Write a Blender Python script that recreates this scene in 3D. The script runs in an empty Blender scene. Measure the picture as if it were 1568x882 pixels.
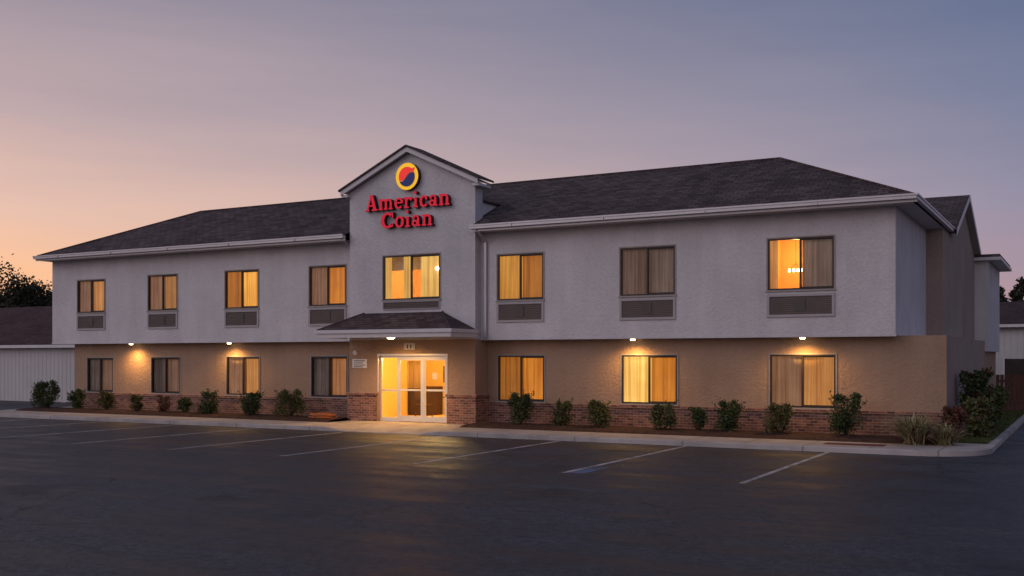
import bpy, math, random
from mathutils import Vector
R=math.radians
scene=bpy.context.scene
random.seed(7)

# ------------------------------------------------------------ helpers
class MB:
    def __init__(s): s.v=[];s.f=[];s.m=[]
    def face(s,pts,m=0):
        b=len(s.v); s.v+= [tuple(p) for p in pts]; s.f.append(tuple(range(b,b+len(pts)))); s.m.append(m)
    def box(s,x0,x1,y0,y1,z0,z1,m=0,skip=''):
        b=len(s.v)
        s.v+=[(x0,y0,z0),(x1,y0,z0),(x1,y1,z0),(x0,y1,z0),(x0,y0,z1),(x1,y0,z1),(x1,y1,z1),(x0,y1,z1)]
        for f in [(0,3,2,1),(4,5,6,7),(0,1,5,4),(1,2,6,5),(2,3,7,6),(3,0,4,7)]:
            s.f.append(tuple(b+i for i in f)); s.m.append(m)
    def prism_xz(s,pts,y0,y1,m=0,mside=None):
        if mside is None: mside=m
        n=len(pts)
        s.face([(x,y0,z) for x,z in pts],m)
        s.face([(x,y1,z) for x,z in reversed(pts)],mside)
        for i in range(n):
            a=pts[i];b=pts[(i+1)%n]
            s.face([(a[0],y0,a[1]),(a[0],y1,a[1]),(b[0],y1,b[1]),(b[0],y0,b[1])],mside)
    def tube(s,p0,p1,r0,r1,n=8,m=0,cap=True):
        p0=Vector(p0);p1=Vector(p1);d=(p1-p0).normalized()
        u=d.orthogonal().normalized();w=d.cross(u)
        b=len(s.v)
        for p,r in((p0,r0),(p1,r1)):
            for i in range(n):
                a=2*math.pi*i/n
                s.v.append(tuple(p+u*math.cos(a)*r+w*math.sin(a)*r))
        for i in range(n):
            j=(i+1)%n
            s.f.append((b+i,b+j,b+n+j,b+n+i));s.m.append(m)
        if cap:
            s.f.append(tuple(b+n+i for i in range(n)));s.m.append(m)
            s.f.append(tuple(b+n-1-i for i in range(n)));s.m.append(m)
    def obj(s,name,mats,parent=None,smooth=False):
        me=bpy.data.meshes.new(name); me.from_pydata(s.v,[],s.f)
        for m in mats: me.materials.append(m)
        for p,mi in zip(me.polygons,s.m):
            p.material_index=mi; p.use_smooth=smooth
        me.update()
        o=bpy.data.objects.new(name,me); scene.collection.objects.link(o)
        if parent: o.parent=parent
        return o
def empty(name,loc=(0,0,0)):
    o=bpy.data.objects.new(name,None); scene.collection.objects.link(o); o.location=loc; return o

def nmat(name):
    m=bpy.data.materials.new(name); m.use_nodes=True
    nt=m.node_tree; bs=nt.nodes['Principled BSDF']; return m,nt,bs
def N(nt,t,**k):
    n=nt.nodes.new(t)
    for a,b in k.items():
        if a.startswith('i_'): n.inputs[a[2:].replace('_',' ')].default_value=b
        else: setattr(n,a,b)
    return n
def mathn(nt,op,a,b=None,c=None,clamp=False):
    n=nt.nodes.new('ShaderNodeMath'); n.operation=op; n.use_clamp=clamp
    for i,v in enumerate((a,b,c)):
        if v is None: continue
        if isinstance(v,(int,float)): n.inputs[i].default_value=v
        else: nt.links.new(v,n.inputs[i])
    return n.outputs[0]
def mixc(nt,fac,a,b,mode='MIX'):
    n=nt.nodes.new('ShaderNodeMix'); n.data_type='RGBA'; n.blend_type=mode
    for sock,v in((n.inputs[0],fac),(n.inputs[6],a),(n.inputs[7],b)):
        if isinstance(v,(int,float)): sock.default_value=v
        elif isinstance(v,(tuple,list)): sock.default_value=(v[0],v[1],v[2],1)
        else: nt.links.new(v,sock)
    return n.outputs[2]
def coords(nt,scale=(1,1,1),rot=(0,0,0)):
    tc=nt.nodes.new('ShaderNodeTexCoord'); mp=nt.nodes.new('ShaderNodeMapping')
    mp.inputs['Scale'].default_value=scale; mp.inputs['Rotation'].default_value=rot
    nt.links.new(tc.outputs['Object'],mp.inputs[0]); return mp.outputs[0]
def noise(nt,vec,scale,detail=4,rough=.55):
    n=nt.nodes.new('ShaderNodeTexNoise'); n.inputs['Scale'].default_value=scale
    n.inputs['Detail'].default_value=detail; n.inputs['Roughness'].default_value=rough
    nt.links.new(vec,n.inputs['Vector']); return n.outputs['Fac']
def ramp(nt,fac,stops):
    n=nt.nodes.new('ShaderNodeValToRGB'); e=n.color_ramp.elements
    while len(e)<len(stops): e.new(.5)
    for i,(p,c) in enumerate(stops):
        e[i].position=p
        e[i].color=(c,c,c,1) if isinstance(c,(int,float)) else (c[0],c[1],c[2],1)
    nt.links.new(fac,n.inputs[0]); return n.outputs[0]
def bump(nt,bs,h,strength=.3,dist=.02):
    b=nt.nodes.new('ShaderNodeBump'); b.inputs['Strength'].default_value=strength; b.inputs['Distance'].default_value=dist
    nt.links.new(h,b.inputs['Height']); nt.links.new(b.outputs[0],bs.inputs['Normal'])
def sc(c,k): return tuple(x*k for x in c)

def m_noise(name,c,var=.15,scale=3,fine=40,rough=.8,bmp=.2,bd=.01,metal=0,spec=.3):
    m,nt,bs=nmat(name); v=coords(nt)
    a=noise(nt,v,scale,5); b=noise(nt,v,fine,3)
    f=mathn(nt,'ADD',mathn(nt,'MULTIPLY',a,.6),mathn(nt,'MULTIPLY',b,.4))
    f=ramp(nt,f,[(.3,0),(.7,1)])
    nt.links.new(mixc(nt,f,sc(c,1-var),sc(c,1+var)),bs.inputs['Base Color'])
    bs.inputs['Roughness'].default_value=rough; bs.inputs['Metallic'].default_value=metal
    bs.inputs['Specular IOR Level'].default_value=spec
    if bmp: bump(nt,bs,b,bmp,bd)
    return m
def m_emit(name,c,s):
    m,nt,bs=nmat(name); bs.inputs['Base Color'].default_value=(*c,1)
    bs.inputs['Emission Color'].default_value=(*c,1); bs.inputs['Emission Strength'].default_value=s; return m

def m_stucco(name,c):
    m,nt,bs=nmat(name); v=coords(nt)
    a=noise(nt,v,.7,5); b=noise(nt,v,11,5,.75); st=noise(nt,coords(nt,(2.2,2.2,.15)),1.4,4)
    f=mathn(nt,'ADD',mathn(nt,'MULTIPLY',a,.45),mathn(nt,'ADD',mathn(nt,'MULTIPLY',b,.35),mathn(nt,'MULTIPLY',st,.2)))
    f=ramp(nt,f,[(.37,0),(.63,1)])
    nt.links.new(mixc(nt,f,sc(c,.82),sc(c,1.08)),bs.inputs['Base Color'])
    bs.inputs['Roughness'].default_value=.9; bs.inputs['Specular IOR Level'].default_value=.2
    bump(nt,bs,b,.9,.045)
    return m
white=m_stucco('stucco_white',(.63,.60,.615))
tan=m_stucco('stucco_tan',(.40,.268,.185))
tan_shaded=m_stucco('stucco_tan_shaded',(.36,.285,.245))  # tan stucco again, with the shade of the end walls in its colour
trim=m_noise('painted_trim',(.60,.57,.58),.08,2,30,.5,.05)
gutterm=m_noise('gutter_metal',(.48,.46,.475),.08,2,30,.4,.03,0,.5)
soffitm=m_noise('soffit_panel',(.50,.47,.47),.06,2,30,.6,.05)
bronze=m_noise('bronze_frame',(.045,.037,.035),.2,3,30,.4,.03,.3,.5)
bead=m_noise('window_casing',(.33,.29,.27),.1,3,30,.6,.03)
alum=m_noise('aluminium_frame',(.72,.69,.64),.05,3,30,.35,.03,.2,.5)
dark=m_noise('dark_interior',(.02,.017,.015),.1,3,30,.9,0)
acframe=m_noise('grille_frame',(.38,.355,.36),.07,3,30,.6,.05)
acinner=m_noise('grille_slats',(.17,.14,.13),.12,3,30,.6,.05)

def m_brick():
    m,nt,bs=nmat('red_brick')
    tc=nt.nodes.new('ShaderNodeTexCoord'); sp=nt.nodes.new('ShaderNodeSeparateXYZ'); nt.links.new(tc.outputs['Object'],sp.inputs[0])
    cb=nt.nodes.new('ShaderNodeCombineXYZ')
    nt.links.new(mathn(nt,'ADD',sp.outputs[0],sp.outputs[1]),cb.inputs[0]); nt.links.new(sp.outputs[2],cb.inputs[1])
    br=N(nt,'ShaderNodeTexBrick'); nt.links.new(cb.outputs[0],br.inputs['Vector'])
    br.inputs['Scale'].default_value=1; br.inputs['Brick Width'].default_value=.22; br.inputs['Row Height'].default_value=.078
    br.inputs['Mortar Size'].default_value=.008; br.inputs['Mortar Smooth'].default_value=.2; br.inputs['Bias'].default_value=0
    br.inputs['Color1'].default_value=(.12,.045,.035,1); br.inputs['Color2'].default_value=(.34,.15,.10,1); br.inputs['Mortar'].default_value=(.36,.30,.26,1)
    n=noise(nt,tc.outputs['Object'],5,5)
    c=mixc(nt,.45,br.outputs['Color'],ramp(nt,n,[(.3,(.4,.36,.36)),(.7,(1.3,1.2,1.1))]),'MULTIPLY')
    nt.links.new(c,bs.inputs['Base Color']); bs.inputs['Roughness'].default_value=.9
    bump(nt,bs,mathn(nt,'SUBTRACT',mathn(nt,'MULTIPLY',n,.3),br.outputs['Fac']),.7,.012)
    return m
brick=m_brick()
def m_shingle(name='roof_shingle',c1=(.060,.043,.045),c2=(.125,.093,.093)):
    m,nt,bs=nmat(name)
    tc=nt.nodes.new('ShaderNodeTexCoord'); sp=nt.nodes.new('ShaderNodeSeparateXYZ'); nt.links.new(tc.outputs['Object'],sp.inputs[0])
    cb=nt.nodes.new('ShaderNodeCombineXYZ')
    nt.links.new(mathn(nt,'ADD',sp.outputs[0],mathn(nt,'MULTIPLY',sp.outputs[1],.01)),cb.inputs[0]); nt.links.new(mathn(nt,'MULTIPLY',sp.outputs[2],2.4),cb.inputs[1])
    br=N(nt,'ShaderNodeTexBrick'); nt.links.new(cb.outputs[0],br.inputs['Vector'])
    br.inputs['Scale'].default_value=1; br.inputs['Brick Width'].default_value=.34; br.inputs['Row Height'].default_value=.19
    br.inputs['Mortar Size'].default_value=.016; br.inputs['Mortar Smooth'].default_value=.5
    br.inputs['Color1'].default_value=(*c1,1); br.inputs['Color2'].default_value=(*c2,1); br.inputs['Mortar'].default_value=(*sc(c1,.5),1)
    n=noise(nt,tc.outputs['Object'],.6,6,.6); n2=noise(nt,tc.outputs['Object'],16,4,.7)
    c=mixc(nt,.8,br.outputs['Color'],ramp(nt,n,[(.3,.65),(.7,1.3)]),'MULTIPLY')
    c=mixc(nt,.6,c,ramp(nt,n2,[(.3,.4),(.7,1.6)]),'MULTIPLY')
    nt.links.new(c,bs.inputs['Base Color']); bs.inputs['Roughness'].default_value=.95; bs.inputs['Specular IOR Level'].default_value=.15
    bump(nt,bs,mathn(nt,'SUBTRACT',mathn(nt,'MULTIPLY',n2,.5),br.outputs['Fac']),.5,.02)
    return m
shingle=m_shingle()

def m_glass():
    m=bpy.data.materials.new('window_glass'); m.use_nodes=True; nt=m.node_tree; nt.nodes.clear()
    o=nt.nodes.new('ShaderNodeOutputMaterial'); mx=nt.nodes.new('ShaderNodeMixShader')
    t=nt.nodes.new('ShaderNodeBsdfTransparent'); t.inputs[0].default_value=(.95,.94,.91,1)
    g=nt.nodes.new('ShaderNodeBsdfGlossy'); g.inputs['Roughness'].default_value=.02; g.inputs[0].default_value=(.7,.7,.7,1)
    fr=nt.nodes.new('ShaderNodeFresnel'); fr.inputs[0].default_value=1.45
    nt.links.new(fr.outputs[0],mx.inputs[0])
    nt.links.new(t.outputs[0],mx.inputs[1]); nt.links.new(g.outputs[0],mx.inputs[2]); nt.links.new(mx.outputs[0],o.inputs[0])
    return m
glass=m_glass()
cur_cache={}
def m_curtain(c,s):  # fabric glows by emission in place of room light behind it
    key=(c,s)
    if key in cur_cache: return cur_cache[key]
    m,nt,bs=nmat('curtain_fabric_glow'); 
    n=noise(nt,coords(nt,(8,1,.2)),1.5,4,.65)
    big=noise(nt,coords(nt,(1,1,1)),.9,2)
    f=mathn(nt,'MULTIPLY',ramp(nt,n,[(.35,.25),(.62,1.0)]),ramp(nt,big,[(.35,.7),(.65,1.15)]))  # vertical streaks paint pleat shading into colour and glow
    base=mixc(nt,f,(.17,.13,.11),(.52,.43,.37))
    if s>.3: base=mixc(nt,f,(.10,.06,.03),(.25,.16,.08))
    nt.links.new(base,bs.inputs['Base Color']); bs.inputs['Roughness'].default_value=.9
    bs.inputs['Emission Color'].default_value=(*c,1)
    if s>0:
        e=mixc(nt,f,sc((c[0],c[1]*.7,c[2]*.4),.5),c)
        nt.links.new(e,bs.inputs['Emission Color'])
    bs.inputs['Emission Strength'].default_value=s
    cur_cache[key]=m; return m
# curtain presets
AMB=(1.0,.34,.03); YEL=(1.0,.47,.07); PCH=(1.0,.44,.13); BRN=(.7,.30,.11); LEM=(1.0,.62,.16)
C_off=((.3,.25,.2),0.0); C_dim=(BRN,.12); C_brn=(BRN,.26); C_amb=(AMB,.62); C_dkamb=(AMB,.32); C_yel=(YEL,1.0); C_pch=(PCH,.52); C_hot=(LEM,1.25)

motel=empty('motel_building')
mats_main=[white,tan,tan_shaded,brick,shingle,trim,soffitm,dark,bead]
W,T,TS,BR,SH,TR,SO,DK,BD=range(9)
body=MB()

def wall(mb,x0,x1,z0,z1,Y,holes,m,depth=.14):
    xs=sorted(set([x0,x1]+[h[0] for h in holes]+[h[1] for h in holes]))
    zs=sorted(set([z0,z1]+[h[2] for h in holes]+[h[3] for h in holes]))
    for i in range(len(xs)-1):
        for j in range(len(zs)-1):
            cx=(xs[i]+xs[i+1])/2; cz=(zs[j]+zs[j+1])/2
            if any(h[0]<cx<h[1] and h[2]<cz<h[3] for h in holes): continue
            a,b,c,d=xs[i],xs[i+1],zs[j],zs[j+1]
            mb.face([(a,Y,c),(b,Y,c),(b,Y,d),(a,Y,d)],m)
    for a,b,c,d in holes:
        y2=Y+depth
        mb.face([(a,Y,c),(a,Y,d),(a,y2,d),(a,y2,c)],m); mb.face([(b,Y,c),(b,y2,c),(b,y2,d),(b,Y,d)],m)
        mb.face([(a,Y,d),(b,Y,d),(b,y2,d),(a,y2,d)],m); mb.face([(a,Y,c),(a,y2,c),(b,y2,c),(b,Y,c)],m)

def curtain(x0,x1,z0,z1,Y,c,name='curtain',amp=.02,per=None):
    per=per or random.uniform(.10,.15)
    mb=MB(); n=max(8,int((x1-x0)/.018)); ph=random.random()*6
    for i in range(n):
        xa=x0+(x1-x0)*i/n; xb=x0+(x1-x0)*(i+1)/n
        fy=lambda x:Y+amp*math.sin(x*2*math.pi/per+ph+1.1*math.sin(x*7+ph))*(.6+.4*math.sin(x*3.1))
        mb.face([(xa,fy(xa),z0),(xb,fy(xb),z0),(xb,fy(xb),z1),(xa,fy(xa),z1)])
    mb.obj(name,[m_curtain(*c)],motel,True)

def room(x0,x1,z0,z1,Y,depth,col,power,lp,lc=(1,.66,.30)):
    mb=MB(); y2=Y+depth
    mb.face([(x0,y2,z0),(x1,y2,z0),(x1,y2,z1),(x0,y2,z1)]); mb.face([(x0,Y,z0),(x0,y2,z0),(x0,y2,z1),(x0,Y,z1)])
    mb.face([(x1,Y,z0),(x1,Y,z1),(x1,y2,z1),(x1,y2,z0)]); mb.face([(x0,Y,z0),(x1,Y,z0),(x1,y2,z0),(x0,y2,z0)]); mb.face([(x0,Y,z1),(x0,y2,z1),(x1,y2,z1),(x1,Y,z1)])
    mb.obj('room_interior',[m_noise('room_paint',col,.08,1,20,.8,0)],motel)
    l=bpy.data.lights.new('room_lamp','POINT'); l.energy=power; l.color=lc; l.shadow_soft_size=.12
    o=bpy.data.objects.new('room_lamp',l); o.location=lp; o.parent=motel; scene.collection.objects.link(o)

def window(x0,x1,z0,z1,Y,cl,cr,mull=True):
    f=MB(); w=.045; ya,yb=Y-.012,Y+.07
    f.box(x0,x1,ya,yb,z1-w,z1,0); f.box(x0,x1,ya,yb,z0,z0+w,0)
    f.box(x0,x0+w,ya+.003,yb-.003,z0+w,z1-w,0); f.box(x1-w,x1,ya+.003,yb-.003,z0+w,z1-w,0)
    xc=(x0+x1)/2
    f.box(xc-.025,xc+.025,ya+.006,yb-.006,z0+w,z1-w,0)
    s=.03
    f.box(xc+.025,x1-w,Y+.03,Y+.055,z1-w-s,z1-w,0); f.box(xc+.025,x1-w,Y+.03,Y+.055,z0+w,z0+w+s,0)
    e=.035
    f.box(x0-e,x1+e,Y-.02,Y-.002,z1,z1+e,1); f.box(x0-e-.02,x1+e+.02,Y-.045,Y-.002,z0-e-.01,z0,1)
    f.box(x0-e,x0,Y-.018,Y-.002,z0,z1,1); f.box(x1,x1+e,Y-.018,Y-.002,z0,z1,1)
    f.obj('window_frame',[bronze,bead],motel)
    g=MB(); g.face([(x0+w,Y+.04,z0+w),(x1-w,Y+.04,z0+w),(x1-w,Y+.04,z1-w),(x0+w,Y+.04,z1-w)]); g.obj('window_glass',[glass],motel)
    j=random.uniform(-.03,.05)
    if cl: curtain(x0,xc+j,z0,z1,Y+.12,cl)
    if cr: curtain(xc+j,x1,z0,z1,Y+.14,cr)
    if cl and cr:
        b=MB(); b.face([(x0,Y+.18,z0),(x1,Y+.18,z0),(x1,Y+.18,z1),(x0,Y+.18,z1)]); b.obj('window_back',[dark],motel)

panelm=m_noise('control_panel',(.09,.075,.07),.1,3,30,.5,0)
def grille(x0,x1,z0,z1,Y):
    g=MB(); b=.07 if z1-z0>.4 else .03
    g.box(x0,x1,Y-.04,Y+.01,z1-b,z1,0); g.box(x0,x1,Y-.04,Y+.01,z0,z0+b,0)
    g.box(x0,x0+b,Y-.038,Y+.01,z0+b,z1-b,0); g.box(x1-b,x1,Y-.038,Y+.01,z0+b,z1-b,0)
    g.box(x0+b,x1-b,Y-.006,Y+.01,z0+b,z1-b,1)
    n=9 if z1-z0>.4 else 4; h=(z1-z0-2*b)/n
    for i in range(n):
        z=z0+b+i*h
        g.face([(x0+b,Y-.008,z+h*.1),(x1-b,Y-.008,z+h*.1),(x1-b,Y-.03,z+h*.75),(x0+b,Y-.03,z+h*.75)],1)
    if z1-z0>.4:
        xc=(x0+x1)/2; g.box(xc-.13,xc+.13,Y-.036,Y-.01,z0+b+.1,z1-b-.06,2)
    g.obj('air_conditioner_grille',[acframe,acinner,panelm],motel)

YU,YL,YT=28.65,29.1,28.3
ZS=2.69; ZT=6.05
up=[(-35.86,-34.25,3.91,5.22,(BRN,.18),C_pch),(-31.83,-30.27,3.91,5.27,(BRN,.24),(PCH,.34)),(-27.83,-26.22,3.9,5.28,(AMB,.40),C_yel),(-23.88,-22.28,3.9,5.28,(BRN,.2),C_amb),
    (-16.32,-14.70,3.9,5.33,(YEL,.6),(AMB,.36)),(-12.15,-10.45,3.92,5.33,(BRN,.06),((.5,.3,.2),.09)),(-7.77,-5.99,3.95,5.36,None,((.9,.6,.4),.06))]
lo=[(-35.83,-34.30,.73,2.10,C_off,C_dim),(-32.15,-30.60,.73,2.12,C_off,C_dim),(-28.20,-26.58,.73,2.14,C_brn,C_pch),(-24.17,-22.57,.73,2.15,C_off,(AMB,.26)),
    (-16.55,-14.90,.73,2.17,C_dkamb,C_amb),(-12.30,-10.55,.74,2.18,C_hot,C_amb),(-7.83,-6.04,.73,2.19,(PCH,.16),C_pch)]
for i,(a,b,c,d,l,r) in enumerate(up):
    window(a,b,c,d,YU,l,r)
    grille(a-.02,b+.02,3.21,3.84,YU)
for (a,b,c,d,l,r) in lo: window(a,b,c,d,YL,l,r)
wall(body,-37.4,-21.8,ZS,ZT,YU,[u[:4] for u in up[:4]],W)
wall(body,-16.95,-4.43,ZS,ZT,YU,[u[:4] for u in up[4:]],W)
wall(body,-36.6,-21.8,0,ZS,YL,[u[:4] for u in lo[:4]],T)
wall(body,-16.95,-3.25,0,ZS-.003,YL,[u[:4] for u in lo[4:]],T)
room(-7.85,-6.0,3.7,5.5,YU+.16,1.7,(.85,.52,.17),38,(-7.2,29.6,5.0),(1,.62,.24))
curtain(-7.77,-7.52,3.95,5.36,YU+.12,C_pch)
ch=MB()
for x in(-7.42,-7.30,-7.18,-7.06):
    ch.tube((x,29.62,4.52),(x,29.62,4.60),.035,.025,8,0)
    ch.tube((x,29.62,4.60),(-7.24,29.62,4.75),.006,.006,4,1)
ch.tube((-7.24,29.62,4.75),(-7.24,29.62,5.5),.008,.008,4,1)
ch.obj('chandelier',[m_emit('bulb_warm',(1,.75,.4),12),bronze],motel)
for x in(-33.6,-29.6,-25.4,-13.4,-9.1,-4.95): body.box(x-.008,x+.008,YU-.003,YU+.01,ZS+.03,ZT-.02,W)
body.face([(-37.4,YU,ZS),(-37.4,37,ZS),(-21.8,37,ZS),(-21.8,YU,ZS)],SO); body.face([(-16.95,YU,ZS),(-16.95,YL,ZS),(-4.43,YL,ZS),(-4.43,YU,ZS)],SO)
body.box(-37.42,-21.8,YU-.015,YU+.02,ZS-.03,ZS+.03,W); body.box(-16.93,-4.41,YU-.015,YU+.02,ZS-.03,ZS+.03,W)
body.face([(-37.4,37,ZS),(-37.4,YU,ZS),(-37.4,YU,ZT),(-37.4,37,ZT)],W)
body.face([(-36.6,37,0),(-36.6,YL,0),(-36.6,YL,ZS),(-36.6,37,ZS)],T)
body.face([(-4.43,YU,ZS),(-4.43,34.4,ZS),(-4.43,34.4,ZT),(-4.43,YU,ZT)],W)
body.face([(-4.43,34.4,ZS),(-3.95,34.4,ZS),(-3.95,34.4,ZT),(-4.43,34.4,ZT)],TS)
body.face([(-3.95,34.4,ZS-.1),(-3.95,44.4,ZS-.1),(-3.95,44.4,6.15),(-3.95,40.2,7.62),(-3.95,36.2,6.15),(-3.95,34.4,6.15)],TS)
body.face([(-4.43,YL,ZS-.003),(-3.25,YL,ZS-.003),(-3.25,40,ZS-.003),(-4.43,40,ZS-.003)],SO)
body.face([(-3.25,YL,0),(-3.25,40,0),(-3.25,40,ZS-.003),(-3.25,YL,ZS-.003)],TS)
body.box(-3.4,-3.235,39.98,40.1,0,ZS,TS)
body.face([(-36.6,37,0),(-36.6,37,ZT),(-3.95,37,ZT),(-3.95,37,0)],TS)
body.box(-12,-3.6,40.2,50,0,2.5,T)
body.box(-12,-3.45,44.45,50,2.35,5.85,W)
def wains(x0,x1,Y,h,t=.05):
    body.box(x0,x1,Y-t,Y+.02,0,h-.07,BR); body.box(x0-.01,x1+.01,Y-t-.035,Y+.02,h-.07,h,BR)
wains(-36.65,-21.9,YL,.68); wains(-16.9,-3.2,YL,.68)
body.box(-3.27,-3.2,YL+.03,40,0,.61,BR); body.box(-3.27,-3.17,YL+.03,40,.61,.68,BR)
# ---- tower
up_h=(-20.47,-18.24,4.0,5.45); dr_h=(-20.65,-17.99,0.0,2.17)
wall(body,-21.85,-16.93,0,ZS,YT,[dr_h],T,.2)
wall(body,-21.85,-16.93,ZS,7.65,YT,[up_h],W,.14)
body.face([(-21.85,YT,7.65),(-16.93,YT,7.65),(-19.39,YT,8.78)],W)
for x in(-21.85,-16.93):
    body.face([(x,YT,0),(x,YL,0),(x,YL,ZS),(x,YT,ZS)],T); body.face([(x,YT,ZS),(x,28.75,ZS),(x,28.75,7.65),(x,YT,7.65)],W)
body.face([(-21.85,28.75,5),(-21.85,28.75,7.65),(-19.39,28.75,8.78),(-16.93,28.75,7.65),(-16.93,28.75,5)],W)
body.box(-21.9,-20.74,YT-.06,YT+.03,0,.86,BR); body.box(-21.93,-20.71,YT-.095,YT+.03,.86,.94,BR)
body.box(-17.95,-16.88,YT-.06,YL-.06,0,.86,BR); body.box(-17.98,-16.84,YT-.095,YL-.09,.86,.94,BR)
body.box(-21.7,-17.05,28.76,30.35,5.8,7.08,W); body.box(-21.8,-16.97,28.76,30.6,7.085,7.15,SH)
xc=-19.39
for s in(-1,1):
    ex=xc+s*2.74
    def P(off,x): return 9.0-off-abs(x-xc)*.463
    pts=[(xc,P(0,xc)),(ex,P(0,ex)),(ex,P(.06,ex)),(xc,P(.06,xc))]
    if s>0: pts=pts[::-1]
    body.prism_xz(pts,28.02,29.0,SH)
    ex2=xc+s*2.68
    pts=[(xc,P(.062,xc)),(ex2,P(.062,ex2)),(ex2,P(.22,ex2)),(xc,P(.22,xc))]
    if s>0: pts=pts[::-1]
    body.prism_xz(pts,28.07,28.12,TR)
    ex3=xc+s*2.62
    pts=[(xc,P(.13,xc)),(ex3,P(.13,ex3)),(ex3,P(.17,ex3)),(xc,P(.17,xc))]
    if s>0: pts=pts[::-1]
    body.prism_xz(pts,28.121,28.95,TR)
    xa,xb=sorted((ex2,xc+s*2.44)); body.box(xa,xb,28.13,28.9,P(.25,ex2)-.02,P(.25,ex2)+.06,TR)
# ---- main hip roof
EZ=6.23; E0=28.05; E1=37.09; RY=32.57; RZ=8.29; XL=-37.55; XR=-3.92; RL=-33.03; RR=-8.44
def slz(y): return EZ+(y-E0)*(RZ-EZ)/(RY-E0)
body.face([(XL,E0,EZ),(-21.86,E0,EZ),(-21.86,RY,RZ),(RL,RY,RZ)],SH)
body.face([(-21.86,28.5,slz(28.5)),(-16.92,28.5,slz(28.5)),(-16.92,RY,RZ),(-21.86,RY,RZ)],SH)
body.face([(-16.92,E0,EZ),(XR,E0,EZ),(RR,RY,RZ),(-16.92,RY,RZ)],SH)
body.face([(XR,E0,EZ),(XR,E1,EZ),(RR,RY,RZ)],SH); body.face([(XL,E1,EZ),(XL,E0,EZ),(RL,RY,RZ)],SH)
body.face([(XR,E1,EZ),(XL,E1,EZ),(RL,RY,RZ),(RR,RY,RZ)],SH)
for a,b in(((XR,E0,EZ),(RR,RY,RZ)),((XL,E0,EZ),(RL,RY,RZ)),((RL,RY,RZ),(RR,RY,RZ))):
    body.tube(a,b,.05,.05,6,SH)
for a,b in((XL+.02,-21.86),(-16.92,XR-.02)): body.face([(a,E0,ZT),(a,YU,ZT),(b,YU,ZT),(b,E0,ZT)],SO)
body.face([(-4.43,YU,ZT),(-4.43,37,ZT),(XR,37,ZT),(XR,YU,ZT)],SO); body.face([(XL,YU,ZT),(XL,37,ZT),(-37.4,37,ZT),(-37.4,YU,ZT)],SO)
gx=-3.72
for (ya,za,yb,zb) in((36.0,6.17,40.2,7.85),(40.2,7.85,44.6,6.17)):
    body.face([(-14,ya,za),(gx,ya,za),(gx,yb,zb),(-14,yb,zb)],SH)
    body.face([(gx+.003,ya,za-.2),(gx+.003,yb,zb-.2),(gx+.003,yb,zb+.02),(gx+.003,ya,za+.02)],TR)
    body.face([(gx,ya,za-.16),(-3.95,ya,za-.16),(-3.95,yb,zb-.16),(gx,yb,zb-.16)],SO)
body.box(-12,-3.0,44.2,50.5,5.86,5.98,TR); body.box(-12,-3.05,44.3,50.4,5.985,6.1,SH)
body.obj('walls_and_roof',mats_main,motel)

g=MB()
def gut(x0,x1):
    g.box(x0,x1,E0-.12,E0-.0,EZ-.12,EZ-.02,0); g.box(x0,x1,E0-.145,E0-.121,EZ-.04,EZ+.006,0); g.box(x0,x1,E0+.003,E0+.03,ZT-.01,EZ-.03,0)
    x=x0+1.5
    while x<x1:
        g.box(x-.02,x+.02,E0-.15,E0-.1205,EZ-.125,EZ-.045,0); x+=3.05
gut(XL-.1,-21.86); gut(-16.94,XR+.1)
g.box(XR,XR+.12,E0+.001,36.3,EZ-.12,EZ-.02,0); g.box(XR+.121,XR+.145,E0-.145,36.3,EZ-.04,EZ+.006,0)
g.box(XL-.12,XL,E0+.001,E1,EZ-.12,EZ-.02,0)
g.tube((-16.72,E0-.05,EZ-.1),(-16.72,YU-.06,5.75),.045,.045,8,0)
g.box(-16.76,-16.68,YU-.1,YU-.02,2.72,5.76,0)
g.tube((-22.0,E0-.05,EZ-.1),(-22.0,YU-.06,5.85),.045,.045,8,0); g.box(-22.04,-21.96,YU-.1,YU-.02,5.5,5.86,0)
g.obj('gutter',[gutterm],motel)

# ---- tower window: lit room
a,b,c,d=up_h
room(a-.3,b+.3,c-.15,d+.1,YT+.16,2.0,(.85,.58,.28),58,(-19.0,29.4,5.2),(1,.66,.28))
window(a,b,c,d,YT,None,None)
curtain(a,a+.26,c,d,YT+.12,(LEM,.8)); curtain(b-.85,b,c,d,YT+.17,(LEM,.85),per=.16)
curtain(-19.75,-19.38,c,d,YT+.14,(LEM,.75))
bpy.ops.mesh.primitive_uv_sphere_add(radius=.06,location=(-18.42,YT+.115,4.98)); o=bpy.context.object; o.name='room_globe_lamp'; o.data.materials.append(m_emit('bulb_hot',(1,.85,.55),14)); o.parent=motel
grille(a,b,3.68,3.95,YT)

# ---- canopy
cp=MB()
X0,X1,Yf,Yb=-22.0,-16.86,26.75,YT-.005; ze=2.98
A=(X0,Yf,ze);B=(X1,Yf,ze);C=(-18.15,Yb,3.58);D=(-21.25,Yb,3.58)
cp.face([A,B,C,D],0); cp.face([B,(X1,Yb,ze),C],0); cp.face([(X0,Yb,ze),A,D],0)
cp.tube(B,C,.035,.035,6,0); cp.tube(A,D,.035,.035,6,0)
cp.box(X0,X1,Yf,Yf+.05,2.74,2.97,1); cp.box(X1-.05,X1,Yf+.052,Yb,2.74,2.97,1); cp.box(X0,X0+.05,Yf+.052,Yb,2.74,2.97,1)
cp.box(X0-.06,X1+.06,Yf-.06,Yf-.002,2.88,2.99,1); cp.box(X1+.002,X1+.06,Yf,Yb,2.88,2.99,1); cp.box(X0-.06,X0-.002,Yf,Yb,2.88,2.99,1)
cp.face([(X0+.05,Yf+.05,2.78),(X0+.05,Yb,2.78),(X1-.05,Yb,2.78),(X1-.05,Yf+.05,2.78)],2)
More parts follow.
